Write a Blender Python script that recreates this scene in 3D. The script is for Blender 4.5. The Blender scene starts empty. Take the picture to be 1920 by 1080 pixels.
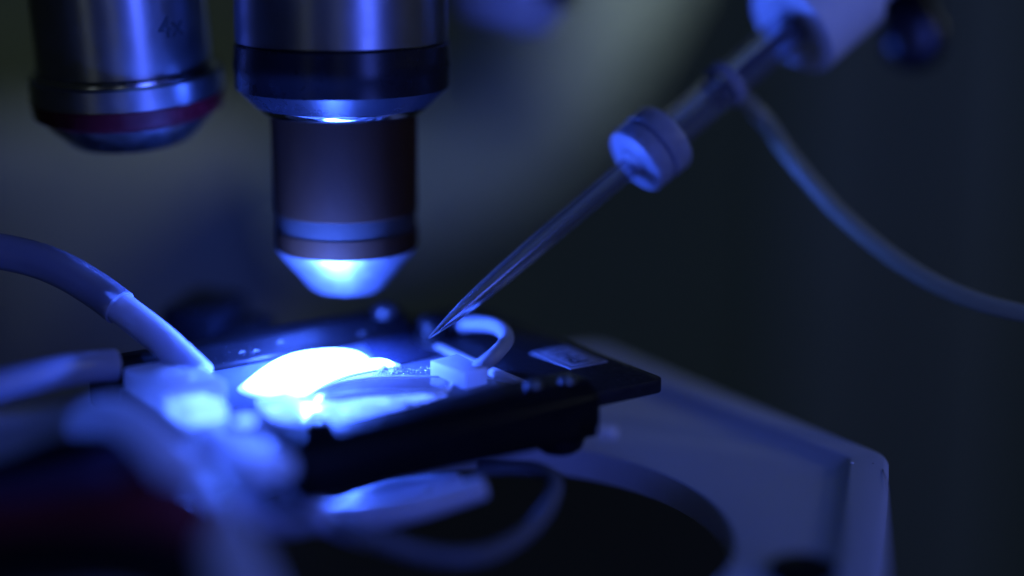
import bpy, bmesh, math, random
from mathutils import Vector, Matrix
random.seed(7)
R = math.radians
S = 0.001                      # everything below is written in millimetres

# ------------------------------------------------------------------ camera
F, PITCH, H, D0 = 3200.0, R(14.2), 67.2, 228.6
scene = bpy.context.scene
col = scene.collection
cam_d = bpy.data.cameras.new('camera')
cam = bpy.data.objects.new('camera', cam_d)
col.objects.link(cam)
cam.location = (0, 0, H * S)
cam.rotation_euler = (R(90) - PITCH, 0, 0)
cam_d.sensor_width = 36
cam_d.lens = 60
cam_d.clip_start = 0.005
cam_d.clip_end = 20
cam_d.dof.use_dof = True
cam_d.dof.focus_distance = D0 * S
cam_d.dof.aperture_fstop = 2.7
cam_d.dof.aperture_blades = 0
scene.camera = cam

# ------------------------------------------------------------------ world, lights, exposure
BLUE = (0.045, 0.125, 1.0)
w = bpy.data.worlds.new('World')
scene.world = w
w.use_nodes = True
w.node_tree.nodes['Background'].inputs[0].default_value = (0.45, 0.62, 0.72, 1)
w.node_tree.nodes['Background'].inputs[1].default_value = 0.006

def aim(o, loc, target):
    o.location = Vector(loc) * S
    o.rotation_euler = (Vector(target) - Vector(loc)).to_track_quat('-Z', 'Y').to_euler()

def lamp(name, kind, loc, target, energy, color, **kw):
    d = bpy.data.lights.new(name, kind)
    d.energy = energy
    d.color = color
    for k, v in kw.items():
        setattr(d, k, v)
    o = bpy.data.objects.new(name, d)
    col.objects.link(o)
    aim(o, loc, target)
    return o

# small room lamp on the right: grey glints, pale rim of the stage
lamp('room_lamp', 'AREA', (520, 120, 230), (0, 220, 0), 0.085, (0.92, 1.0, 0.86), shape='DISK', size=0.04)
# added soft blue fill from above, for the stage floor
lamp('overhead_fill', 'AREA', (150, 60, 900), (0, 250, 0), 0.75, (0.09, 0.20, 1.0), shape='RECTANGLE', size=0.5, size_y=0.5)
# added lamp out of view that lifts the blurred background
lamp('background_fill', 'AREA', (520, 380, 330), (-60, 540, 60), 0.15, (0.82, 1.0, 0.98), shape='DISK', size=0.2, spread=R(60))
# added blue fill right of the camera, for scattered blue on barrels and stage
lamp('blue_fill', 'AREA', (210, -120, 85), (-10, 225, 0), 0.70, (0.08, 0.14, 1.0), shape='RECTANGLE', size=0.08, size_y=0.30)
# added strip lamps out of view, for the grey stripes on the barrels
for sx, sy in ((-492, -542), (25, -660)):
    lamp('strip_lamp', 'AREA', (sx, sy, 20), (-56, 245, 30), 0.035, (0.8, 0.95, 1.0), shape='RECTANGLE', size=0.035, size_y=0.6)
# excitation light leaving the front lens of the objective
lamp('excitation_light', 'POINT', (-27.3, 222.0, 7.2), (-27.3, 222.0, 0), 0.20, BLUE, shadow_soft_size=0.001)
# the same light leaving the glass bottom of the chamber
lamp('transmitted_light', 'SPOT', (-22, 209, -4.6), (-15, 193, -13), 0.085, BLUE, spot_size=R(95), spot_blend=0.5, shadow_soft_size=0.002)

scene.view_settings.view_transform = 'Standard'
scene.view_settings.look = 'None'
scene.view_settings.exposure = 0
scene.view_settings.gamma = 1
scene.view_settings.use_curve_mapping = False
cy = scene.cycles
cy.use_denoising = True
cy.max_bounces = 12
cy.transmission_bounces = 10
cy.transparent_max_bounces = 12
cy.caustics_reflective = False
cy.caustics_refractive = False
cy.blur_glossy = 0.5
cy.sample_clamp_indirect = 12

# ------------------------------------------------------------------ geometry helpers
SP, CP = math.sin(PITCH), math.cos(PITCH)

def at(px, py, z=None, d=None, y=None):
    """Point (mm) of the place seen at a photo pixel, on a height z, at a depth d or at a world y."""
    u, v = (px - 960) / F, (py - 540) / F
    if d is None:
        d = y / (CP - v * SP) if y is not None else (H - z) / (SP + v * CP)
    return Vector((d * u, d * (CP - v * SP), H - d * (SP + v * CP)))

ALPHA = R(35)
E1 = Vector((math.cos(ALPHA), math.sin(ALPHA), 0))
E2 = Vector((-math.sin(ALPHA), math.cos(ALPHA), 0))
O0 = Vector((-20, 215, 0))

def loc(s, t, z=0):
    return O0 + E1 * s + E2 * t + Vector((0, 0, z))

def tag(o, label=None, cat=None, group=None, kind=None):
    if label: o['label'] = label
    if cat: o['category'] = cat
    if group: o['group'] = group
    if kind: o['kind'] = kind
    return o

def thing(name, pos, label, cat, group=None):
    o = bpy.data.objects.new(name, None)
    o.empty_display_size = 0.003
    col.objects.link(o)
    o.location = Vector(pos) * S
    return tag(o, label, cat, group)

def wloc(o):
    p = Vector(o.location)
    while o.parent:
        o = o.parent
        p = p + Vector(o.location)
    return p

def build(name, bm, mat, parent=None, smooth=True, angle=40):
    """One mesh object from a bmesh in world millimetres, origin at its base."""
    bmesh.ops.recalc_face_normals(bm, faces=bm.faces)
    xs = [v.co for v in bm.verts]
    lo = Vector((min(c.x for c in xs), min(c.y for c in xs), min(c.z for c in xs)))
    hi = Vector((max(c.x for c in xs), max(c.y for c in xs), max(c.z for c in xs)))
    o3 = Vector(((lo.x + hi.x) / 2, (lo.y + hi.y) / 2, lo.z))
    for v in bm.verts:
        v.co = (v.co - o3) * S
    for f in bm.faces:
        f.smooth = smooth
    if smooth:
        for e in bm.edges:
            if len(e.link_faces) == 2 and e.calc_face_angle(0) > R(angle):
                e.smooth = False
    me = bpy.data.meshes.new(name)
    bm.to_mesh(me)
    bm.free()
    me.materials.append(mat)
    o = bpy.data.objects.new(name, me)
    col.objects.link(o)
    p = o3 * S
    if parent is not None:
        p = p - wloc(parent)
        o.parent = parent
    o.location = p
    return o

def frame_from(axis):
    a = Vector(axis).normalized()
    b = a.cross(Vector((0, 0, 1)))
    if b.length < 1e-3:
        b = Vector((1, 0, 0))
    b.normalize()
    c = b.cross(a).normalized()
    return a, b, c

def lathe(bm, base, axis, prof, n=64):
    """prof: list of (distance along the axis, radius); closed at both ends."""
    a, b, c = frame_from(axis)
    base = Vector(base)
    rings = []
    for h, r in prof:
        if r < 1e-4:
            rings.append([bm.verts.new(base + a * h)])
        else:
            rings.append([bm.verts.new(base + a * h + (b * math.cos(2 * math.pi * i / n) + c * math.sin(2 * math.pi * i / n)) * r) for i in range(n)])
    for q, w_ in zip(rings, rings[1:]):
        for i in range(n):
            j = (i + 1) % n
            if len(q) == 1 and len(w_) == 1:
                continue
            if len(q) == 1:
                bm.faces.new((q[0], w_[i], w_[j]))
            elif len(w_) == 1:
                bm.faces.new((q[i], q[j], w_[0]))
            else:
                bm.faces.new((q[i], q[j], w_[j], w_[i]))
    return bm

def LB(base, axis, prof, n=64):
    return lathe(bmesh.new(), base, axis, prof, n)

def spline(pts, k=10):
    pts = [Vector(p) for p in pts]
    out = []
    for i in range(len(pts) - 1):
        p0 = pts[max(i - 1, 0)]; p1 = pts[i]; p2 = pts[i + 1]; p3 = pts[min(i + 2, len(pts) - 1)]
        for j in range(k):
            t = j / k
            out.append(0.5 * ((2 * p1) + (p2 - p0) * t + (2 * p0 - 5 * p1 + 4 * p2 - p3) * t * t + (3 * p1 - p0 - 3 * p2 + p3) * t ** 3))
    out.append(pts[-1])
    return out

def tube(bm, pts, r, inner=None, n=20, k=10, smooth=True):
    """Tube along a curve; r a number or list; inner: bore radius for a hollow hose."""
    path = spline(pts, k) if smooth else [Vector(p) for p in pts]
    m = len(path)
    tang = [(path[min(i + 1, m - 1)] - path[max(i - 1, 0)]).normalized() for i in range(m)]
    b = tang[0].cross(Vector((0, 0, 1)))
    if b.length < 1e-3:
        b = Vector((1, 0, 0))
    b.normalize()
    fr = []
    for i in range(m):
        b = (b - tang[i] * b.dot(tang[i])).normalized()
        fr.append((b.copy(), tang[i].cross(b).normalized()))

    def shell(rad):
        rings = []
        for i in range(m):
            rr = rad(i / (m - 1))
            rings.append([bm.verts.new(path[i] + (fr[i][0] * math.cos(2 * math.pi * j / n) + fr[i][1] * math.sin(2 * math.pi * j / n)) * rr) for j in range(n)])
        for q, w_ in zip(rings, rings[1:]):
            for j in range(n):
                bm.faces.new((q[j], q[(j + 1) % n], w_[(j + 1) % n], w_[j]))
        return rings
    rf = r if callable(r) else (lambda t: r)
    o = shell(rf)
    if inner is None:
        bm.faces.new(o[0]); bm.faces.new(o[-1])
    else:
        q = shell(lambda t: rf(t) * inner)
        for e in (0, -1):
            for j in range(n):
                bm.faces.new((o[e][j], o[e][(j + 1) % n], q[e][(j + 1) % n], q[e][j]))
    return bm

def TB(*a, **k):
    return tube(bmesh.new(), *a, **k)

def bevel(bm, w_, seg=2, ang=30):
    es = [e for e in bm.edges if len(e.link_faces) == 2 and e.calc_face_angle(0) > R(ang)]
    if es:
        bmesh.ops.bevel(bm, geom=es, offset=w_, segments=seg, profile=0.5, affect='EDGES', clamp_overlap=True)
    return bm

def prism(poly, z0, z1, bw=0.0, seg=2):
    """Polygon (world mm points) extruded from z0 to z1."""
    bm = bmesh.new()
    lo = [bm.verts.new((p[0], p[1], z0)) for p in poly]
    hi = [bm.verts.new((p[0], p[1], z1)) for p in poly]
    n = len(poly)
    bm.faces.new(lo); bm.faces.new(hi)
    for i in range(n):
        bm.faces.new((lo[i], lo[(i + 1) % n], hi[(i + 1) % n], hi[i]))
    bmesh.ops.recalc_face_normals(bm, faces=bm.faces)
    if bw:
        bevel(bm, bw, seg)
    return bm

def box(s0, s1, t0, t1, z0, z1, bw=0.3, seg=2):
    return prism([loc(s0, t0), loc(s1, t0), loc(s1, t1), loc(s0, t1)], z0, z1, bw, seg)

def rounded(pts, r, seg=6):
    """Polygon with rounded corners (r one number or a list)."""
    out = []
    n = len(pts)
    for i in range(n):
        a, b, c = Vector(pts[i - 1]).to_2d(), Vector(pts[i]).to_2d(), Vector(pts[(i + 1) % n]).to_2d()
        rr = r[i] if isinstance(r, (list, tuple)) else r
        u, v = (a - b).normalized(), (c - b).normalized()
        p, q = b + u * rr, b + v * rr
        for k in range(seg + 1):
            t = k / seg
            out.append(((1 - t) ** 2) * p + 2 * t * (1 - t) * b + t * t * q)
    return [Vector((p.x, p.y, 0)) for p in out]

def text_mesh(body, size):
    cu = bpy.data.curves.new('lettering', 'FONT')
    cu.body = body
    cu.size = size
    cu.resolution_u = 4
    cu.offset = size * 0.018
    o = bpy.data.objects.new('lettering', cu)
    col.objects.link(o)
    dg = bpy.context.evaluated_depsgraph_get()
    me = bpy.data.meshes.new_from_object(o.evaluated_get(dg))
    bpy.data.objects.remove(o)
    bm = bmesh.new()
    bm.from_mesh(me)
    bpy.data.meshes.remove(me)
    return bm

# ------------------------------------------------------------------ materials
def mat(name, color, rough=0.5, metal=0.0, spec=0.5, trans=0.0, ior=1.45, sss=0.0, sss_r=0.002,
        grain=0.0, gscale=400.0, bump=0.0, bscale=2000.0, aniso=0.0, coat=0.0, rvar=0.0, alpha=1.0):
    m = bpy.data.materials.new(name)
    m.use_nodes = True
    nt = m.node_tree
    p = nt.nodes['Principled BSDF']
    p.inputs['Base Color'].default_value = (*color, 1)
    p.inputs['Roughness'].default_value = rough
    p.inputs['Metallic'].default_value = metal
    p.inputs['Specular IOR Level'].default_value = spec
    p.inputs['Transmission Weight'].default_value = trans
    p.inputs['IOR'].default_value = ior
    p.inputs['Anisotropic'].default_value = aniso
    p.inputs['Coat Weight'].default_value = coat
    p.inputs['Coat Roughness'].default_value = 0.08
    p.inputs['Alpha'].default_value = alpha
    if sss:
        p.inputs['Subsurface Weight'].default_value = sss
        p.inputs['Subsurface Radius'].default_value = (1, 1, 1)
        p.inputs['Subsurface Scale'].default_value = sss_r
    tc = nt.nodes.new('ShaderNodeTexCoord')
    if grain or rvar:
        nz = nt.nodes.new('ShaderNodeTexNoise')
        nz.inputs['Scale'].default_value = gscale
        nz.inputs['Detail'].default_value = 6
        nz.inputs['Roughness'].default_value = 0.65
        nt.links.new(tc.outputs['Object'], nz.inputs['Vector'])
        if grain:
            mx = nt.nodes.new('ShaderNodeMix')
            mx.data_type = 'RGBA'
            mx.inputs['A'].default_value = (*[c * (1 - grain) for c in color], 1)
            mx.inputs['B'].default_value = (*[min(1, c * (1 + grain)) for c in color], 1)
            nt.links.new(nz.outputs['Fac'], mx.inputs['Factor'])
            nt.links.new(mx.outputs['Result'], p.inputs['Base Color'])
        if rvar:
            mr = nt.nodes.new('ShaderNodeMapRange')
            mr.inputs['From Min'].default_value = 0.3
            mr.inputs['From Max'].default_value = 0.7
            mr.inputs['To Min'].default_value = max(0.02, rough - rvar)
            mr.inputs['To Max'].default_value = min(1, rough + rvar)
            nt.links.new(nz.outputs['Fac'], mr.inputs['Value'])
            nt.links.new(mr.outputs['Result'], p.inputs['Roughness'])
    if bump:
        nb = nt.nodes.new('ShaderNodeTexNoise')
        nb.inputs['Scale'].default_value = bscale
        nb.inputs['Detail'].default_value = 5
        nt.links.new(tc.outputs['Object'], nb.inputs['Vector'])
        bp = nt.nodes.new('ShaderNodeBump')
        bp.inputs['Strength'].default_value = bump
        bp.inputs['Distance'].default_value = 0.0002
        nt.links.new(nb.outputs['Fac'], bp.inputs['Height'])
        nt.links.new(bp.outputs['Normal'], p.inputs['Normal'])
    return m

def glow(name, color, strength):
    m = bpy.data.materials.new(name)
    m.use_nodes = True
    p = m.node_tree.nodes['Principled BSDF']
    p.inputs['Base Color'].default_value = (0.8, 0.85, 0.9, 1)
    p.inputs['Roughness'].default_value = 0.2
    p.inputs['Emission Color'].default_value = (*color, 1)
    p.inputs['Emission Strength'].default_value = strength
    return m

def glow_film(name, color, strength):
    """Emission in uneven patches, standing in for light on the wet plate."""
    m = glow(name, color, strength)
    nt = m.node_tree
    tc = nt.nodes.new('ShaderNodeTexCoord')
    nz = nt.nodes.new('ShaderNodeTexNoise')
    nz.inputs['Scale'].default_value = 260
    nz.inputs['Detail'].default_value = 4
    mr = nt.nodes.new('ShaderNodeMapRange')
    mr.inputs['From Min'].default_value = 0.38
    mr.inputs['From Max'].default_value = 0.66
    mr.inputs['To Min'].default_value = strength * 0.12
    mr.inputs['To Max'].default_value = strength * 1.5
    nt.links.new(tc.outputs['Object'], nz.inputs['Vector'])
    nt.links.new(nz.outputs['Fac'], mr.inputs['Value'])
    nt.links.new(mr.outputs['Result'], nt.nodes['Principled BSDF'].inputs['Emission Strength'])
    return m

def translucent(name, color, fac):
    m = mat(name, color, 0.35, grain=0.06, gscale=300)
    nt = m.node_tree
    tr = nt.nodes.new('ShaderNodeBsdfTranslucent')
    tr.inputs['Color'].default_value = (*color, 1)
    mx = nt.nodes.new('ShaderNodeMixShader')
    mx.inputs[0].default_value = fac
    nt.links.new(nt.nodes['Principled BSDF'].outputs[0], mx.inputs[1])
    nt.links.new(tr.outputs[0], mx.inputs[2])
    nt.links.new(mx.outputs[0], nt.nodes['Material Output'].inputs[0])
    return m

M = {
    'hot_spot_sheet': translucent('thin_light_sheet', (0.98, 0.98, 0.99), 0.95),  # for the thin sheet added behind the left hot spot
    'block': translucent('milky_acrylic_block', (0.93, 0.94, 0.96), 0.6),
    'strap': translucent('milky_wide_hose', (0.92, 0.93, 0.95), 0.55),
    'outlet': translucent('clear_acrylic_block', (0.85, 0.87, 0.92), 0.55),
    'chrome': mat('polished_chrome', (0.62, 0.63, 0.66), 0.22, 1.0, rvar=0.06, gscale=900),
    'mirror': mat('mirror_chrome', (0.7, 0.7, 0.72), 0.10, 1.0),
    'nose': mat('nose_chrome', (0.72, 0.73, 0.76), 0.44, 1.0, rvar=0.06, gscale=900),
    'matt_metal': mat('matt_metal', (0.6, 0.6, 0.62), 0.55, 1.0, rvar=0.06),
    'bright_steel': mat('bright_steel', (0.48, 0.49, 0.52), 0.30, 1.0, rvar=0.03, gscale=250, grain=0.04),
    'satin': mat('satin_steel', (0.36, 0.37, 0.40), 0.34, 1.0, rvar=0.03, gscale=250, grain=0.04),
    'dark_steel': mat('dark_plated_metal', (0.10, 0.105, 0.12), 0.25, 1.0, rvar=0.06, gscale=600),
    'black_gloss': mat('black_anodised', (0.012, 0.012, 0.015), 0.28, 0.0, rvar=0.02, gscale=200),
    'sleeve': mat('brown_black_sleeve', (0.028, 0.011, 0.0035), 0.7, 0.0, spec=0.12, grain=0.2, gscale=500, bump=0.15),
    'frost_ring': mat('frosted_ring', (0.026, 0.023, 0.02), 0.75, 0.0, spec=0.15, grain=0.1),
    'red': mat('red_ring_paint', (0.05, 0.003, 0.005), 0.22, 0.0, spec=0.9),
    'ink': mat('engraved_ink', (0.004, 0.004, 0.006), 0.6),
    'glass': mat('borosilicate_glass', (0.93, 0.95, 1.0), 0.02, trans=0.94, ior=1.47),
    'clear': mat('clear_polycarbonate', (0.90, 0.93, 1.0), 0.05, trans=0.92, ior=1.5, rvar=0.03),
    'cap': mat('moulded_cap_plastic', (0.28, 0.30, 0.35), 0.40, trans=0.05, ior=1.5, spec=0.3, sss=0.8, sss_r=0.003, grain=0.25, gscale=500, bump=0.3, bscale=900),
    'white_plastic': mat('white_plastic', (0.72, 0.74, 0.76), 0.45, grain=0.05, sss=0.1),
    'grey_plastic': mat('grey_plastic', (0.16, 0.16, 0.18), 0.5),
    'acrylic': mat('frosted_acrylic', (0.15, 0.17, 0.22), 0.3, sss=0.5, sss_r=0.004, grain=0.15, gscale=350, bump=0.2, bscale=700),
    'wet': mat('wet_film', (0.62, 0.64, 0.78), 0.12, sss=0.2, bump=0.25, bscale=1500, grain=0.2, gscale=900),
    'tongue': mat('gel_channel', (0.17, 0.15, 0.16), 0.15, sss=0.2, bump=0.15, bscale=900, grain=0.15, gscale=600),
    'cover_glass': mat('dark_cover_glass', (0.03, 0.035, 0.06), 0.12, grain=0.3, gscale=300, bump=0.1, bscale=400),
    'pale_bead': mat('white_bead', (0.86, 0.88, 0.9), 0.2, sss=0.2),
    'hose': mat('silicone_hose', (0.55, 0.58, 0.66), 0.4, sss=0.9, sss_r=0.003, grain=0.08),
    'clear_hose': mat('milky_vinyl_hose', (0.24, 0.26, 0.34), 0.26, sss=0.8, sss_r=0.003),
    'dark_hose': mat('dull_grey_hose', (0.13, 0.14, 0.15), 0.45, sss=0.4, sss_r=0.002),
    'mid_hose': mat('outlet_silicone_hose', (0.32, 0.34, 0.38), 0.4, sss=0.8, sss_r=0.002),
    'dim_hose': mat('grey_silicone_hose', (0.27, 0.27, 0.15), 0.4, sss=0.6, sss_r=0.002, grain=0.1),
    'black': mat('black_delrin', (0.005, 0.005, 0.006), 0.38, spec=0.15, rvar=0.1, gscale=500, bump=0.12, bscale=2500),
    'plate_black': mat('black_plate', (0.009, 0.009, 0.012), 0.45, spec=0.4, rvar=0.12, gscale=900, grain=0.3),
    'sticker': mat('printed_label_paper', (0.28, 0.29, 0.33), 0.6, grain=0.08, gscale=1500),
    'stage': mat('white_enamel', (0.62, 0.64, 0.66), 0.36, grain=0.05, gscale=120, rvar=0.06, bump=0.05, bscale=900),
    'nylon': mat('ivory_nylon', (0.75, 0.72, 0.6), 0.4),
    'red_wire': mat('red_wire', (0.12, 0.01, 0.02), 0.45),
    'violet_wire': mat('violet_wire', (0.06, 0.03, 0.09), 0.45),
    'speck': mat('dust', (0.55, 0.55, 0.55), 0.8),
    'dark_speck': mat('dark_dirt', (0.01, 0.01, 0.01), 0.8),
    'stand': mat('grey_green_enamel', (0.36, 0.41, 0.32), 0.55, grain=0.08, gscale=20),
    'stand_pale': mat('pale_grey_enamel', (0.36, 0.37, 0.30), 0.6),
    'wall': mat('dark_green_wall', (0.32, 0.35, 0.13), 0.8, grain=0.3, gscale=4),
    'panel': mat('panel_paint', (0.52, 0.56, 0.30), 0.7),
    'patchy_glow': glow_film('patchy_light_film', (0.055, 0.135, 1.0), 4.5),  # patchy emission in place of light spread over the wet plate
    'block_glow': glow('inner_block_glow', (0.05, 0.125, 1.0), 3.5),  # hidden glow added inside the front block
    'blob': glow('hot_spot_glow', (0.06, 0.15, 1.0), 5.5),  # emission standing in for hot spots and bright fringes
    'bath': glow('bath_light_pool', BLUE, 62.0),  # emission put in for the blown-out pool of lamp light
}

# ------------------------------------------------------------------ background: wall and microscope stand
def big_box(x0, x1, y0, y1, z0, z1, bw=5):
    return prism([(x0, y0), (x1, y0), (x1, y1), (x0, y1)], z0, z1, bw, 3)

wall = tag(build('wall', big_box(-900, 900, 1000, 1030, -500, 800, 0), M['wall']), kind='structure')
for px, wd in ((1600, 40), (1780, 44)):
    c = at(px, 500, y=990)
    build('panel', big_box(c.x - wd, c.x + wd, 975, 999, -500, 800, 8), M['panel'], wall)

st = thing('microscope_stand', at(640, 700, y=520), 'blurred grey green microscope stand curving up behind the objectives', 'microscope stand')
Y = 520
build('base', big_box(-160, 76, 60, 515, -130, -110, 4), M['plate_black'], st)
build('arm', TB([at(1420, -700, y=Y + 60), at(1200, -150, y=Y + 30), at(1060, 90, y=Y), at(930, 250, y=Y), at(780, 340, y=Y), at(560, 420, y=Y)], lambda t: 22 + 4 * t, n=32), M['stand'], st)
c0, c1 = at(-160, 240, y=Y), at(560, 800, y=Y)
build('column', big_box(c0.x, c1.x, Y, Y + 60, c1.z, c0.z, 16), M['stand_pale'], st)

# ------------------------------------------------------------------ microscope stage
ZL = -12.0      # top of the raised lip
ZF = -14.0      # floor of the stage
HC, HR = Vector((-6.8, 198.0, 0)), 34.0

stage = thing('microscope_stage', (0, 200, ZF - 4), 'white enamelled microscope stage plate with raised rim and round opening', 'microscope stage')
A_ = at(1668, 852, z=ZL); B_ = at(1000, 598, z=ZL)
dirB = (B_ - A_).normalized()
B_ = A_ + dirB * 66
C_ = at(1662, 1080, z=ZL)
dirC = (C_ - A_).normalized()
C_ = A_ + dirC * 75
outer = [A_, B_, B_ + Vector((-95, -35, 0)), Vector((-110, 190, 0)), C_ + Vector((-100, -10, 0)), C_]

def inset(poly, d):
    n = len(poly); out = []
    cen = sum((Vector(p) for p in poly), Vector()) / n
    lines = []
    for i in range(n):
        p, q = Vector(poly[i]).to_2d(), Vector(poly[(i + 1) % n]).to_2d()
        u = (q - p).normalized(); nn = Vector((-u.y, u.x))
        if nn.dot(cen.to_2d() - p) < 0: nn = -nn
        lines.append((p + nn * d, u))
    for i in range(n):
        (p, u), (q, v) = lines[i - 1], lines[i]
        den = u.x * v.y - u.y * v.x
        t = ((q.x - p.x) * v.y - (q.y - p.y) * v.x) / den
        out.append(Vector((p.x + u.x * t, p.y + u.y * t, 0)))
    return out

def resample(poly, c, n):
    """Radius of a star-shaped outline about c at n angles."""
    out = []
    for i in range(n):
        a = 2 * math.pi * i / n
        dx, dy = math.cos(a), math.sin(a)
        best = 1e9
        for k in range(len(poly)):
            p, q = poly[k], poly[(k + 1) % len(poly)]
            ex, ey = q[0] - p[0], q[1] - p[1]
            den = dx * ey - dy * ex
            if abs(den) < 1e-9: continue
            t = ((p[0] - c.x) * ey - (p[1] - c.y) * ex) / den
            u = ((p[0] - c.x) * dy - (p[1] - c.y) * dx) / den
            if t > 0 and -1e-6 <= u <= 1 + 1e-6: best = min(best, t)
        out.append(Vector((c.x + dx * best, c.y + dy * best, 0)))
    return out

def ring_surface(levels):
    bm = bmesh.new()
    rows = [[bm.verts.new((p.x, p.y, z)) for p in pts] for pts, z in levels]
    for a, b in zip(rows, rows[1:]):
        n = len(a)
        for i in range(n):
            bm.faces.new((a[i], a[(i + 1) % n], b[(i + 1) % n], b[i]))
    return bm

NS = 360
def ol(d, r): return resample(rounded(inset(outer, d), r, 8), HC, NS)
def circ(r): return [HC + Vector((math.cos(2 * math.pi * i / NS), math.sin(2 * math.pi * i / NS), 0)) * r for i in range(NS)]
lv = [(circ(HR), ZF - 4.2), (circ(HR), ZF - 0.4), (circ(HR + 0.15), ZF - 0.12), (circ(HR + 0.5), ZF),
      (ol(10.0, 1.0), ZF + 0.02)]
for k in range(1, 6):                       # hollow fillet up to the lip
    a = k / 5 * math.pi / 2
    lv.append((ol(10.0 - 4.6 * math.sin(a), 1.0), ZF + 0.02 + 1.7 * (1 - math.cos(a))))
lv += [(ol(5.1, 1.0), ZL - 0.1), (ol(4.8, 1.2), ZL), (ol(0.9, 2.5), ZL + 0.02), (ol(0.35, 2.8), ZL - 0.15), (ol(0.05, 3.0), ZL - 0.6), (ol(0.0, 3.0), ZF - 4.2)]
lv.append(lv[0])
build('plate', ring_surface(lv), M['stage'], stage, angle=50)

def specks(name, m, pts, parent, r0, r1):
    bm = bmesh.new()
    for p in pts:
        r = random.uniform(r0, r1)
        bmesh.ops.create_icosphere(bm, subdivisions=1, radius=r, matrix=Matrix.Translation(p) @ Matrix.Diagonal((1, random.uniform(.6, 1.6), .5, 1)))
    return tag(build(name, bm, m, parent), kind='stuff')

specks('dirt_speck', M['dark_speck'], [at(1637, 869, z=ZL), at(1479, 994, z=ZF), at(1397, 994, z=ZF), at(1520, 960, z=ZF), at(1440, 1040, z=ZF), at(1625, 950, z=ZL)], stage, 0.10, 0.2)
build('fibre', TB([at(1655, 880, z=ZL + .1), at(1662, 900, z=ZL + .3), at(1668, 925, z=ZL + .2)], 0.05, n=6), M['dark_speck'], stage)
build('rim_dot', LB(at(1597, 868, z=ZL), (0, 0, 1), [(0, 0.3), (0.12, 0.25), (0.2, 0)], 12), M['pale_bead'], stage)  # pale raised dot at the inner corner of the lip
k = at(1505, 1082, z=ZF)
kb = thing('stage_knob', k, 'dark round knob cut by the bottom edge on the white stage', 'knob')
build('knob_body', LB(k, (0, 0, 1), [(0, 0), (0, 4.0), (1.2, 4.0), (1.6, 3.4), (1.6, 0)], 32), M['black'], kb)

# ------------------------------------------------------------------ recording chamber
ch = thing('recording_chamber', loc(-3, 2, -3), 'translucent recording chamber whose blue white pool of light is a glowing shape under the objective', 'recording chamber')
# plate: long with a curved right end
pl = [loc(-27, 15.8), loc(-27, -12.8)] + [loc(-20, -14.6), loc(12.5, -14.6), loc(16.0, -13.6), loc(16.2, -11.5), loc(14.8, -9.0)] + [loc(15.5, 0), loc(17, 8), loc(17.5, 15.8)]
build('base_plate', prism(pl, -3.0, 0.0, 0.25), M['acrylic'], ch)

def outline(pxs, z, k=6):
    P_ = [at(x, y, z=z) for x, y in pxs]
    n = len(P_); out = []
    for i in range(n):
        p0, p1, p2, p3 = P_[i - 1], P_[i], P_[(i + 1) % n], P_[(i + 2) % n]
        for j in range(k):
            t = j / k
            out.append(0.5 * ((2 * p1) + (p2 - p0) * t + (2 * p0 - 5 * p1 + 4 * p2 - p3) * t * t + (3 * p1 - p0 - 3 * p2 + p3) * t ** 3))
    return out

def dome(poly, z0, h, steps=4):
    """Low rounded pool on an outline."""
    c = sum(poly, Vector()) / len(poly)
    bm = bmesh.new()
    rows = []
    for k in range(steps + 1):
        a = k / steps * math.pi / 2
        sc = 1 - 0.22 * (1 - math.cos(a))
        rows.append([bm.verts.new((c.x + (p.x - c.x) * sc, c.y + (p.y - c.y) * sc, z0 + h * math.sin(a))) for p in poly])
    for a, b in zip(rows, rows[1:]):
        n = len(a)
        for i in range(n):
            bm.faces.new((a[i], a[(i + 1) % n], b[(i + 1) % n], b[i]))
    bm.faces.new(rows[-1]); bm.faces.new(rows[0])
    return bm

bath_light_px = [(456, 728), (470, 712), (500, 689), (540, 672), (585, 664), (630, 661), (668, 665), (688, 673), (702, 684), (728, 681), (742, 686),
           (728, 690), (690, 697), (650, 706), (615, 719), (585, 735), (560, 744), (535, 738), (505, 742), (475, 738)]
build('bath_light', dome(outline(bath_light_px, 0.05), 0.03, 1.0), M['bath'], ch)  # glowing dome standing in for the lit patch under the objective

bo = outline(bath_light_px, 0.02)
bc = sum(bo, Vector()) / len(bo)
build('bath_fringe', dome([bc + (p - bc) * 1.07 for p in bo], 0.01, 0.3), M['blob'], ch)  # wider, weaker glow added as the bright fringe of the pool

# water channel tongue from the outlet block to the bath
top_e = [(566, 750), (600, 731), (640, 718), (700, 709.5), (760, 707.5), (800, 707), (836, 706)]
bot_e = [(836, 706), (847, 713), (846, 722), (832, 734), (780, 736), (720, 736.5), (660, 740), (615, 749), (578, 757)]
tongue = [p for p in spline([at(x, y, z=0.3) for x, y in top_e], 5)] + [p for p in spline([at(x, y, z=0.3) for x, y in bot_e], 5)][1:]
build('channel', dome(tongue, 0.02, 0.5), M['tongue'], ch)
build('channel_glint', TB([at(x, y, z=0.45) for x, y in top_e], lambda t: 0.42 - 0.22 * t, n=10), M['pale_bead'], ch)  # white tube in place of the bright glint along the wet edge
build('channel_glint', TB([at(x, y, z=0.25) for x, y in reversed(bot_e[1:])], lambda t: 0.40 - 0.20 * t, n=10), M['pale_bead'], ch)  # same painted glint along the lower edge
light_film_px = [(480, 752), (540, 745), (570, 757), (640, 752), (720, 744), (800, 742), (838, 740), (800, 752), (740, 768), (690, 785), (620, 800), (560, 795), (510, 785)]
build('light_film', dome(outline(light_film_px, 0.05), 0.02, 0.25), M['patchy_glow'], ch)  # emissive film for the light spilling below the bath
cg_px = [(706, 676), (690, 654), (676, 640), (770, 627), (782, 640), (800, 652), (828, 663), (800, 671), (750, 682)]
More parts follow.
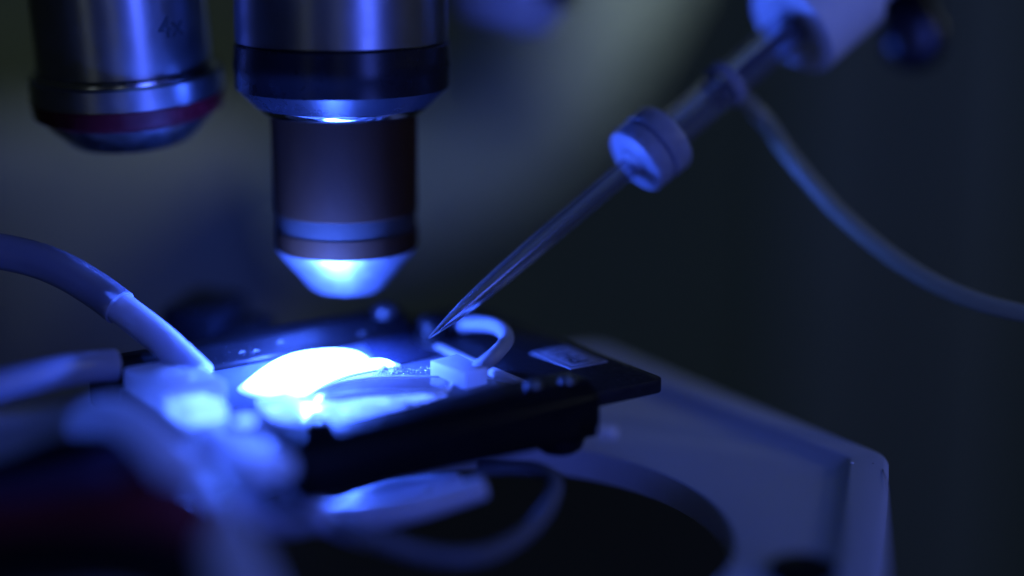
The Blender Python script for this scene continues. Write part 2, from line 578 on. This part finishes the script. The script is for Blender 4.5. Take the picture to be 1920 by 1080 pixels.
build('cover_glass', prism([at(x, y, z=0.15) for x, y in cg_px], 0.01, 0.15, 0.04), M['cover_glass'], ch)
# bubbles and grains along the wet edges
bm = bmesh.new()
def blob(bm, p, r, fl=0.7):
    bmesh.ops.create_icosphere(bm, subdivisions=2, radius=r, matrix=Matrix.Translation(p) @ Matrix.Diagonal((1, 1, fl, 1)))
for i in range(150):
    t = random.random()
    pth = [(660, 741), (740, 739), (800, 738), (832, 736), (846, 724), (846, 712)]
    f = t * (len(pth) - 1); a = int(min(f, len(pth) - 2)); f -= a
    x = pth[a][0] * (1 - f) + pth[a + 1][0] * f + random.gauss(0, 3); y = pth[a][1] * (1 - f) + pth[a + 1][1] * f + random.gauss(0.5, 1.6)
    blob(bm, at(x, y, z=0.2), random.uniform(0.04, 0.17))
for i in range(170):
    x = random.uniform(700, 835); y = random.uniform(686, 704) + (835 - x) * 0.02
    if y < 700 - (x - 700) * 0.16 + 2: y += 5
    blob(bm, at(x, y, z=0.1), random.uniform(0.03, 0.12))
for i in range(90):
    x = random.gauss(720, 60); y = random.gauss(755, 8)
    blob(bm, at(x, y, z=0.2), random.uniform(0.04, 0.16))
tag(build('bubble', bm, M['pale_bead'], ch), kind='stuff')
bm = bmesh.new()
for i in range(260):
    k = random.random()
    if k < 0.45:
        x = random.uniform(690, 846); y = 737 + random.gauss(0, 2.2) - max(0, x - 825) * 0.9
    elif k < 0.75:
        x = random.uniform(735, 838); y = random.uniform(689, 703)
    else:
        x = random.gauss(740, 55); y = random.gauss(752, 6)
    blob(bm, at(x, y, z=0.3), random.uniform(0.05, 0.15), 0.8)
tag(build('glint_bubble', bm, M['mirror'], ch), kind='stuff')
for x, y, r in ((718, 692, 0.75), (594, 781, 1.7), (655, 777, 1.3)):
    build('bright_spot', LB(at(x, y, z=0.05), (0, 0, 1), [(0, 0), (0, r), (r * .35, r * .85), (r * .6, r * .5), (r * .7, 0)], 24), M['pale_bead' if r < 1 else 'blob'], ch)  # domes standing in for bright light spots; the large ones glow

# outlet block on the right
a = at(857, 663, z=2.3); b = at(915, 689, z=2.3); c = at(806, 676, z=2.3)
poly = [a, b, b + (c - a) * 0.8, c]
ob = build('outlet_block', prism(poly, 0.02, 2.3, 0.12, 2), M['outlet'], ch)
# inlet block across the left end, with a thin sheet added in a gap to carry a hot spot
ib = build('inlet_block', box(-27.0, -18.2, 1.6, 14.6, 0.02, 3.2, 0.7, 3), M['block'], ch)
build('socket', LB(loc(-23.5, 5.5, 3.21), (0, 0, 1), [(0, 0), (0, 2.4), (0.9, 2.2), (0.9, 1.6), (0.1, 1.6), (0.1, 0)], 32), M['block'], ib)
fbk = build('front_block', prism([loc(-27.0, -5.6), loc(-27.6, -22.5), loc(-21.8, -23.5), loc(-21.4, -13.0), loc(-21.2, -5.6)], -1.4, 0.9, 0.7, 3), M['block'], ch)
build('glow_box', box(-26.3, -21.6, -5.3, 1.3, 0.1, 2.2, 0.3), M['blob'], ib)  # glowing box added to light the left block from inside
build('inner_glow', box(-25.6, -23.0, -21.0, -7.0, -0.5, 0.3, 0.2), M['block_glow'], fbk)  # hidden emissive box added so the front block glows
build('hot_spot_sheet', box(-26.9, -26.6, -5.4, 1.4, 0.3, 3.0, 0.1), M['hot_spot_sheet'], ib)  # sheet added to show light leaving the left face
for x, y, r in ((405, 752, 0.8), (460, 787, 1.4)):
    c = at(x, y, z=1.7); c.z = 0.02
    q = build('plug', LB(c, (0, 0, 1), [(0, 0), (0, r * 1.7), (1.1, r * 1.7), (1.4, r * 1.5), (1.4, 0)], 32), M['acrylic'], ch)
    build('plug_glow', LB(c + Vector((0, 0, 1.42)), (0, 0, 1), [(0, 0), (0, r * .95), (0.5, r * .8), (0.8, 0)], 24), M['blob'], q)  # emission in place of the hot spots on the plugs

# ------------------------------------------------------------------ clamp bars
rb = thing('clamp_bar', loc(-4, 19, -4), 'black clamp bar along the far side of the glowing chamber', 'clamp bar', 'chamber clamp bars')
def bar_section(s0, s1, sect, bw=0.5):
    bm = bmesh.new()
    e0 = [bm.verts.new(loc(s0, t, z)) for t, z in sect]; e1 = [bm.verts.new(loc(s1, t, z)) for t, z in sect]
    bm.faces.new(e0); bm.faces.new(e1)
    n = len(sect)
    for i in range(n):
        bm.faces.new((e0[i], e0[(i + 1) % n], e1[(i + 1) % n], e1[i]))
    bmesh.ops.recalc_face_normals(bm, faces=bm.faces)
    return bevel(bm, bw, 3)
build('bar', bar_section(-28.5, 18.5, [(16.0, -4), (16.0, 0.4), (19.0, 2.6), (23.0, 2.6), (23.0, -4)], 0.6), M['black'], rb)
p = loc(16.0, 20.0, 2.6)
build('screw', LB(p, (0, 0, 1), [(0, 0), (0, 2.0), (0.6, 2.0), (1.0, 1.7), (1.3, 1.0), (1.4, 0)], 32), M['black_gloss'], rb)
bmw = LB(p + Vector((0, 0, -0.35)), (0, 0, 1), [(0.3, 2.2), (0.3, 2.9), (0.36, 2.9), (0.36, 2.2)], 32)
build('washer', bmw, M['dark_steel'], rb)
# dust and fibres on the bar
specks('dust_speck', M['speck'], [loc(random.uniform(-16, 14), random.uniform(16.6, 18.8), 0) + Vector((0, 0, 0)) for _ in range(0)] + [loc(s, t, 0.4 + (t - 16) * 2.2 / 3 + 0.02) for s, t in [(random.uniform(-16, 14), random.uniform(16.3, 18.8)) for _ in range(40)]], rb, 0.02, 0.05)
for s, t in ((-3, 17.6), (-7, 17.0), (-9, 17.2), (9.5, 16.7)):
    z = 0.45 + (t - 16) * 2.2 / 3
    q = loc(s, t, z)
    build('fibre', TB([q, q + E1 * .35 + Vector((0, 0, .25)), q + E1 * .8 + Vector((0, 0, .1))], 0.03, n=5), M['speck'], rb)

post = loc(20.0, 13.0, -3)
pt = thing('black_post', post, 'short black rounded post behind the tip of the glass pipette', 'post')
build('post_body', LB(post, (0, 0, 1), [(0, 0), (0, 2.6), (5.2, 2.6), (5.9, 2.2), (6.2, 1.4), (6.2, 0)], 32), M['black'], pt)
build('post_collar', LB(post, (0, 0, 1), [(2.0, 2.65), (2.0, 3.3), (2.8, 3.3), (2.8, 2.65)], 32), M['black_gloss'], pt)

fb = thing('clamp_bar', loc(-2, -20, -7), 'black clamp bar along the near side of the chamber with two bright screws', 'clamp bar', 'chamber clamp bars')
build('bar', bar_section(-21.0, 22.0, [(-15.2, -5.2), (-15.2, 1.0), (-16.2, 1.9), (-21.0, 1.9), (-23.5, 0.2), (-23.5, -5.2)], 0.6), M['black'], fb)
for s, t in ((14.2, -19.4), (18.8, -20.4)):
    p = loc(s, t, 1.9)
    build('screw', LB(p, (0, 0, 1), [(0, 0), (0, 1.2), (0.3, 1.2), (0.6, 0.9), (0.75, 0.5), (0.8, 0)], 32), M['satin'], fb)
p = loc(-17.0, -20.0, 1.9)
build('knob', LB(p, (0, 0, 1), [(0, 0), (0, 2.2), (1.4, 2.2), (1.9, 1.7), (2.1, 0)], 32), M['black'], fb)
build('foot', LB(loc(18.0, -19.8, -7.4), (0, 0, 1), [(0, 0), (0, 2.2), (0.6, 3.0), (2.16, 3.5), (2.16, 0)], 32), M['plate_black'], fb)
p = at(1143, 812, d=214)
nut = thing('ivory_screw', p, 'small ivory nylon screw head below the black platform corner', 'screw')
build('screw_head', LB(p, (1, -0.25, 0.1), [(-1.2, 0), (-1.2, 1.0), (0.6, 1.0), (1.0, 0.7), (1.0, 0)], 24), M['nylon'], nut)

# ------------------------------------------------------------------ black platform with printed label
pf = thing('platform_plate', loc(27, -5, -2), 'black platform plate with small printed label beside the chamber', 'platform')
pp = rounded([loc(18.5, -21.6), loc(34.2, -21.6), loc(34.2, 24), loc(18.5, 24)], [0.6, 1.6, 1.6, 0.6], 6)
build('plate', prism(pp, -2.0, 0.0, 0.22, 2), M['plate_black'], pf)
build('lit_edge', box(17.2, 18.3, -14.0, 9.0, -1.6, 0.15, 0.25), M['block'], pf)  # pale strip added for the blue light on the black plate's edge
lab = build('label_sticker', box(26.0, 32.4, -11.6, -2.0, 0.004, 0.16, 0.05), M['sticker'], pf)
bm = bmesh.new()
def strip(bm, s0, s1, t0, t1, z):
    vs = [bm.verts.new(loc(s, t, z)) for s, t in ((s0, t0), (s1, t0), (s1, t1), (s0, t1))]
    bm.faces.new(vs)
z = 0.164
s0, s1, t0, t1, ww = 26.5, 31.9, -11.1, -2.5, 0.22
strip(bm, s0, s0 + ww, t0, t1, z); strip(bm, s1 - ww, s1, t0, t1, z)
strip(bm, s0 + ww, s1 - ww, t0, t0 + ww, z); strip(bm, s0 + ww, s1 - ww, t1 - ww, t1, z)
build('printed_border', bm, M['ink'], lab, smooth=False)
bm = text_mesh('PH1', 3.9)
xs = [v.co.x for v in bm.verts]; ys = [v.co.y for v in bm.verts]
cx, cyy = (min(xs) + max(xs)) / 2, (min(ys) + max(ys)) / 2
for v in bm.verts:
    v.co = loc(29.2 - (v.co.y - cyy), -6.8 + (v.co.x - cx) * 1.05, z)
build('lettering', bm, M['ink'], lab, smooth=False)
specks('dust_speck', M['speck'], [loc(random.uniform(20, 34), random.uniform(-21, -11), 0.02) for _ in range(60)], pf, 0.015, 0.045)

# ------------------------------------------------------------------ black bracket at the back left
bk = thing('black_bracket', at(380, 640, z=-2), 'out of focus black stepped bracket behind the left end of the chamber', 'bracket')
q = at(300, 625, d=256); q2 = at(425, 560, d=262)
build('tall_block', prism([(q.x, q.y), (q2.x, q.y - 6), (q2.x + 3, q.y + 10), (q.x + 3, q.y + 14)], -4, q2.z + 0.4, 1.0), M['black_gloss'], bk)
q3 = at(480, 600, d=256)
build('low_block', prism([(q2.x + 0.5, q.y - 7), (q3.x, q.y - 9), (q3.x + 3, q.y + 3), (q2.x + 3.5, q.y + 6)], -4, q3.z, 1.0), M['black_gloss'], bk)

# ------------------------------------------------------------------ main objective
AX = at(651, 480, d=245)
def zy(py, y=None):
    return at(651, py, y=AX.y if y is None else y).z
zb = zy(541)                                     # front of the nose
bp = Vector((AX.x, AX.y, 0))
ob1 = thing('water_immersion_objective', (AX.x, AX.y, zb), 'objective with dark sleeve and brightly lit chrome cone above the bath', 'objective lens', 'microscope objectives')
up = (0, 0, 1)
z_ct, z_band0, z_band1, z_fl, z_ch, z_col, z_up = zy(459), zy(425), zy(392), zy(212), zy(196), zy(161), zy(76)
build('nose_cone', LB(bp, up, [(zb + 0.3, 0), (zb + 0.3, 3.296), (zb, 3.708), (zb, 4.532), (zb + 0.35, 5.150), (zb + 0.35 + (z_ct - zb - 0.35) * .95, 10.043), (z_ct - 0.05, 10.197), (z_ct - 0.05, 0)], 96), M['nose'], ob1)
build('front_lens', LB(bp, up, [(zb + 0.02, 0), (zb + 0.1, 1.648), (zb + 0.27, 3.193), (zb + 0.27, 0)], 48), M['glass'], ob1)
build('lower_sleeve', LB(bp, up, [(z_ct, 0), (z_ct, 10.146), (z_band0 - .03, 10.146), (z_band0 - .03, 0)], 96), M['sleeve'], ob1)
build('frosted_ring', LB(bp, up, [(z_band0, 0), (z_band0, 9.991), (z_band1 - .03, 9.991), (z_band1 - .03, 0)], 96), M['frost_ring'], ob1)
build('sleeve', LB(bp, up, [(z_band1, 0), (z_band1, 10.043), (z_band1 + .15, 10.197), (z_fl - .05, 10.300), (z_fl - .05, 0)], 96), M['sleeve'], ob1)
build('ring', LB(bp, up, [(z_fl, 0), (z_fl, 10.506), (z_fl + .08, 10.85), (z_fl + .28, 11.3), (z_fl + .6, 11.65), (z_ch - .12, 11.9), (z_ch, 11.948), (z_ch, 0)], 96), M['mirror'], ob1)
build('collar', LB(bp, up, [(z_ch + .03, 0), (z_ch + .03, 12.257), (z_col - .4, 14.523), (z_col, 14.935), (z_col + 2.2, 14.987), (z_col + 3.2, 15.193), (z_col + 4.2, 15.038), (z_up - .3, 14.935), (z_up - .05, 14.626), (z_up - .05, 0)], 96), M['black_gloss'], ob1)
build('barrel', LB(bp, up, [(z_up, 0), (z_up, 14.523), (z_up + .2, 14.729), (z_up + 22, 14.729), (z_up + 22, 0)], 96), M['satin'], ob1)

# ------------------------------------------------------------------ 4x objective
A4 = at(240, 180, d=246)
ax4 = Vector((-0.035, -0.09, 1)).normalized()
def h4(py): return (at(240, py, y=A4.y).z - A4.z)
ob2 = thing('low_power_objective', A4 + ax4 * (h4(262)), 'metal objective marked 4x with dark red ring at upper left', 'objective lens', 'microscope objectives')
H_t, H_c, H_r0, H_r1, H_g = h4(262), h4(212), h4(203), h4(140), h4(118)
build('tip', LB(A4, ax4, [(H_t, 0), (H_t, 8.3), (H_t + .3, 8.8), (H_c - 1.0, 11.6), (H_c - .05, 12.2), (H_c - .05, 0)], 96), M['chrome'], ob2)
build('red_ring', LB(A4, ax4, [(H_c, 0), (H_c, 12.3), (H_r0, 13.5), (H_r0 + 2.3, 13.7), (H_r0 + 2.3, 0)], 96), M['red'], ob2)
build('collar', LB(A4, ax4, [(H_r0 + 2.33, 0), (H_r0 + 2.33, 13.6), (H_r1 + .4, 13.6), (H_r1 + .7, 13.2), (H_r1 + .7, 0)], 96), M['bright_steel'], ob2)
build('groove_ring', LB(A4, ax4, [(H_r1 + .73, 0), (H_r1 + .73, 13.0), (H_g - .6, 13.0), (H_g, 12.6), (H_g, 0)], 96), M['chrome'], ob2)
br4 = build('barrel', LB(A4, ax4, [(H_g + .03, 0), (H_g + .03, 12.3), (H_g + 30, 12.3), (H_g + 30, 0)], 96), M['bright_steel'], ob2)
bm = text_mesh('4x', 4.2)
a_, b_, c_ = frame_from(ax4)
tocam = (Vector((0, 0, H)) - A4); tocam = (tocam - a_ * tocam.dot(a_)).normalized()
right = tocam.cross(a_).normalized()
if right.x < 0: right = -right
hh = h4(56) + 0.5
for v in bm.verts:
    ang = (5.1 + v.co.x) / 12.34
    v.co = A4 + a_ * (hh + v.co.y) + (tocam * math.cos(ang) + right * math.sin(ang)) * 12.34
build('lettering', bm, M['ink'], br4, smooth=False)

# third objective, only its tip in view
A3 = at(950, -28, d=278)
ax3 = Vector((0.22, 0.12, 1)).normalized()
ob3 = thing('short_objective', A3, 'tip of a blurred objective cut by the top edge right of centre', 'objective lens', 'microscope objectives')
build('nose', LB(A3, ax3, [(-7.2, 0), (-7.2, 6.5), (-6.0, 8.4), (-1.5, 10.4), (-1.5, 0)], 64), M['white_plastic'], ob3)
build('barrel', LB(A3, ax3, [(-1.47, 0), (-1.47, 11.5), (20, 12.8), (20, 0)], 64), M['satin'], ob3)

# ------------------------------------------------------------------ glass pipette and its holder
TIP = at(804, 634, d=228.6)
CAP = at(1215, 283, d=241)
pd = (CAP - TIP)
L = pd.length
pd.normalize()
cap_f = L - 3.0                      # front face of the cap
gp = thing('glass_pipette', TIP, 'thin clear glass micropipette tapering to a point above the chamber', 'pipette')
prof = [(0, 0.12), (1.0, 0.32), (2.5, 0.54), (4.5, 0.82), (7, 1.08), (10, 1.27), (14, 1.42), (20, 1.5), (L + 15, 1.48)]
inn = [(r0, max(0.04, q * 0.62)) for r0, q in prof]
build('capillary', LB(TIP, pd, prof + list(reversed(inn)) + [prof[0]], 40), M['glass'], gp)
build('filament', TB([TIP + pd * 3, TIP + pd * (L)], lambda t: 0.04 + 0.06 * min(1, t * 5), n=8, k=12), M['glass'], gp)

hp = thing('pipette_holder', CAP, 'clear pipette holder with lit screw cap and thick white collar', 'pipette holder')
def along(h): return TIP + pd * h
build('cap', LB(along(cap_f), pd, [(0, 1.6), (0, 4.3), (0.5, 5.0), (2.6, 5.15), (2.9, 4.8), (3.4, 4.8), (3.7, 5.2), (6.2, 5.3), (6.8, 4.9), (6.8, 3.2), (1.0, 3.0), (0.6, 1.6), (0, 1.6)], 72), M['cap'], hp)
build('ferrule', LB(along(cap_f), pd, [(-0.9, 1.55), (-0.8, 1.75), (0.02, 2.6), (0.3, 2.6), (0.3, 1.55), (-0.9, 1.55)], 40), M['cap'], hp)
build('cap_insert', LB(along(cap_f + 0.1), pd, [(0.55, 1.5), (0.55, 2.9), (0.8, 2.9), (0.8, 1.5), (0.55, 1.5)], 48), M['white_plastic'], hp)
build('barrel', LB(along(cap_f + 6.85), pd, [(0, 2.3), (0, 2.9), (32, 2.9), (32, 2.3), (0, 2.3)], 64), M['clear'], hp)
build('o_ring', LB(along(cap_f + 16), pd, [(0, 1.5), (0, 2.22), (0.9, 2.22), (0.9, 1.5), (0, 1.5)], 40), M['white_plastic'], hp)
build('inner_pin', LB(along(cap_f + 17.5), pd, [(0, 0), (0, 0.9), (22, 0.9), (22, 0)], 24), M['white_plastic'], hp)
CT = cap_f + 32.5
build('collar', LB(along(CT), pd, [(0.6, 3.0), (0.6, 4.2), (0, 5.0), (0, 7.1), (0.6, 7.9), (12, 7.9), (12.6, 6.8), (12.6, 3.0), (0.6, 3.0)], 72), M['white_plastic'], hp)
build('collar_core', LB(along(CT), pd, [(1.0, 0.95), (1.0, 2.95), (12, 2.95), (12, 0.95), (1.0, 0.95)], 48), M['grey_plastic'], hp)
build('rear_ring', LB(along(CT + 12.7), pd, [(0, 0), (0, 6.2), (4, 6.2), (4, 0)], 64), M['white_plastic'], hp)
# side port
PB = along(cap_f + 19.0)
side = at(1412, 175, d=PB.y * 1.03) - PB
side = (side - pd * side.dot(pd)).normalized()
side = (at(1425, 205, d=250) - PB).normalized()
build('port_ring', LB(along(cap_f + 18.0), pd, [(0, 2.95), (0, 3.4), (1.8, 3.4), (1.8, 2.95), (0, 2.95)], 48), M['cap'], hp)
build('side_port', TB([PB + side * 2.6, PB + side * 4.2], 1.0, n=20, smooth=False), M['cap'], hp)

hs = thing('headstage', along(CT + 22), 'black amplifier headstage knob in the dark at the upper right', 'headstage')
build('body', LB(along(CT + 16.8), pd, [(0, 0), (0, 6.6), (1, 7.4), (26, 7.4), (26, 0)], 48), M['black'], hs)
kp = at(1715, 70, d=272)
build('bracket', TB([along(CT + 24), at(1690, -40, d=276), at(1712, 40, d=275), kp + Vector((0, 5, 0))], 4.6, n=24), M['black'], hs)
build('clamp_knob', LB(kp, (-0.1, -1, 0.1), [(-7, 0), (-7, 5.0), (0, 5.4), (1.4, 4.4), (2.0, 2.4), (2.1, 0)], 40), M['black_gloss'], hs)

su = thing('suction_hose', PB + side * 3, 'thin pale hose hanging from the pipette holder to the right edge', 'hose')
pts = [PB + side * 2.8, at(1432, 225, d=250), at(1490, 305, d=247), at(1580, 405, d=244), at(1700, 500, d=240), at(1820, 560, d=236), at(1960, 596, d=232), at(2150, 630, d=226), at(2500, 640, d=222), at(2900, 560, d=224)]
build('hose_wall', TB(pts, 1.35, inner=0.6, n=24), M['dim_hose'], su)

# ------------------------------------------------------------------ hoses of the chamber
it = thing('inlet_hose', loc(-23.5, 4.5, 4), 'wide translucent hose entering the left inlet block from above', 'hose')
e0 = loc(-23.0, 4.5, 4.0)
pts = [at(374, 706, d=221.5), at(350, 682, d=222.5), at(300, 635, d=224.5), at(240, 588, d=226.5), at(182, 545, d=228)]
build('inner_tube', TB(pts, 2.15, n=32), M['hose'], it)
pts = [at(225, 577, d=226.6), at(182, 545, d=228), at(120, 508, d=229), at(50, 482, d=230), at(-60, 462, d=231), at(-180, 452, d=232), at(-420, 480, d=236), at(-800, 620, d=244)]
build('outer_tube', TB(pts, 2.45, inner=0.89, n=32), M['clear_hose'], it)

lt = thing('side_hose', at(200, 685, d=222), 'blurred clear hose with dark end cap at the left edge beside the chamber', 'hose')
pts = [at(215, 684, d=222), at(150, 690, d=219), at(70, 707, d=214), at(-40, 735, d=208), at(-150, 770, d=202), at(-420, 860, d=196), at(-800, 900, d=200)]
build('hose_wall', TB(pts, 2.15, inner=0.6, n=28), M['clear_hose'], lt)
build('end_fitting', TB([at(262, 680, d=224), at(212, 684, d=222)], 1.2, n=20, smooth=False), M['black'], lt)

ot = thing('outlet_hose', b, 'short pale hose looping back from the right outlet block', 'hose')
pts = [at(893, 692, z=1.6), at(925, 668, z=3.2), at(950, 635, d=233), at(930, 612, d=239), at(880, 608, d=245), at(830, 618, d=249), at(770, 640, d=254)]
build('hose_wall', TB(pts, 1.03, inner=0.6, n=24), M['mid_hose'], ot)
wr = thing('thin_hose', at(880, 650, d=246), 'blue lit thin hose lying behind the outlet block', 'hose')
build('hose_wall', TB([at(800, 655, d=250), at(850, 645, d=248), at(905, 650, d=245), at(960, 668, d=242), at(1000, 690, d=240)], 0.9, n=16), M['hose'], wr)

# ------------------------------------------------------------------ foreground and under the chamber
fc = thing('white_strap', at(300, 830, d=185), 'wide blurred white hose crossing the lower left foreground', 'hose')
pts = [at(140, 825, d=203), at(168, 784, d=199), at(228, 782, d=192), at(303, 842, d=185), at(372, 925, d=183), at(415, 1010, d=176), at(455, 1110, d=170), at(500, 1250, d=163), at(520, 1500, d=158), at(480, 1800, d=158)]
build('hose_wall', TB(pts, lambda t: min(3.7, 1.6 + 2.7 * t), inner=0.6, n=28), M['strap'], fc)
bl = thing('black_cable', at(130, 860, d=190), 'thick black cable curling under the white hose at left', 'cable')
build('sheath', TB([at(-60, 925, d=196), at(40, 890, d=196), at(130, 858, d=196), at(220, 868, d=194), at(330, 925, d=190), at(420, 1010, d=186), at(470, 1150, d=182)], 2.5, n=24), M['black'], bl)
for nm, mt, lb, pp_ in (('red_wire', 'red_wire', 'dark red cable in the shade at the lower left corner', [at(-80, 1010, d=180), at(120, 985, d=178), at(260, 960, d=176), at(350, 975, d=176), at(430, 1090, d=176)]),
                        ('dark_cover', 'black', 'thick black cable added to keep the bottom left edge dark', [at(-120, 1075, d=178), at(80, 1050, d=176), at(240, 1045, d=175), at(380, 1090, d=174), at(480, 1180, d=172)]),  # added to cover the lit floor in the corner
                        ('violet_wire', 'violet_wire', 'dim violet cable sloping across the lower left', [at(-80, 975, d=190), at(100, 930, d=190), at(240, 890, d=192), at(380, 860, d=196)])):
    q = thing(nm, pp_[2], lb, 'cable')
    build('sheath', TB(pp_, 3.4, n=20), M[mt], q)

u1 = thing('lower_hose', at(600, 960, z=-16), 'blue lit hose end pointing right beneath the near clamp bar', 'hose')
build('hose_wall', TB([at(440, 945, d=203), at(520, 965, d=204), at(640, 972, d=205), at(760, 955, d=206), at(850, 932, d=208), at(908, 914, d=209)], lambda t: 2.2 - 0.8 * t, inner=0.6, n=24), M['hose'], u1)
u2 = thing('looped_hose', at(900, 1040, z=-20), 'pale hose looping round at the bottom centre below the chamber', 'hose')
build('hose_wall', TB([at(500, 935, d=199), at(590, 965, d=198), at(690, 1005, d=197), at(790, 1038, d=198), at(870, 1046, d=199), at(940, 1028, d=202), at(1010, 975, d=208), at(1040, 910, d=214), at(1000, 880, d=218), at(900, 880, d=221)], 1.05, inner=0.6, n=24), M['dark_hose'], u2)
u3 = thing('cable_tie', at(590, 960, z=-16), 'pale band slanting across the lit hoses under the clamp bar', 'cable tie')
build('band', TB([at(545, 915, d=200), at(580, 945, d=198), at(630, 985, d=198), at(690, 1010, d=201)], 1.2, n=16), M['hose'], u3)

u4 = thing('crossing_hose', at(700, 960, d=207), 'thin pale hose crossing behind the lit hoses below the clamp bar', 'hose')
build('hose_wall', TB([at(470, 985, d=206), at(560, 990, d=207), at(650, 955, d=209), at(740, 925, d=212), at(860, 905, d=216)], 1.3, inner=0.6, n=20), M['hose'], u4)
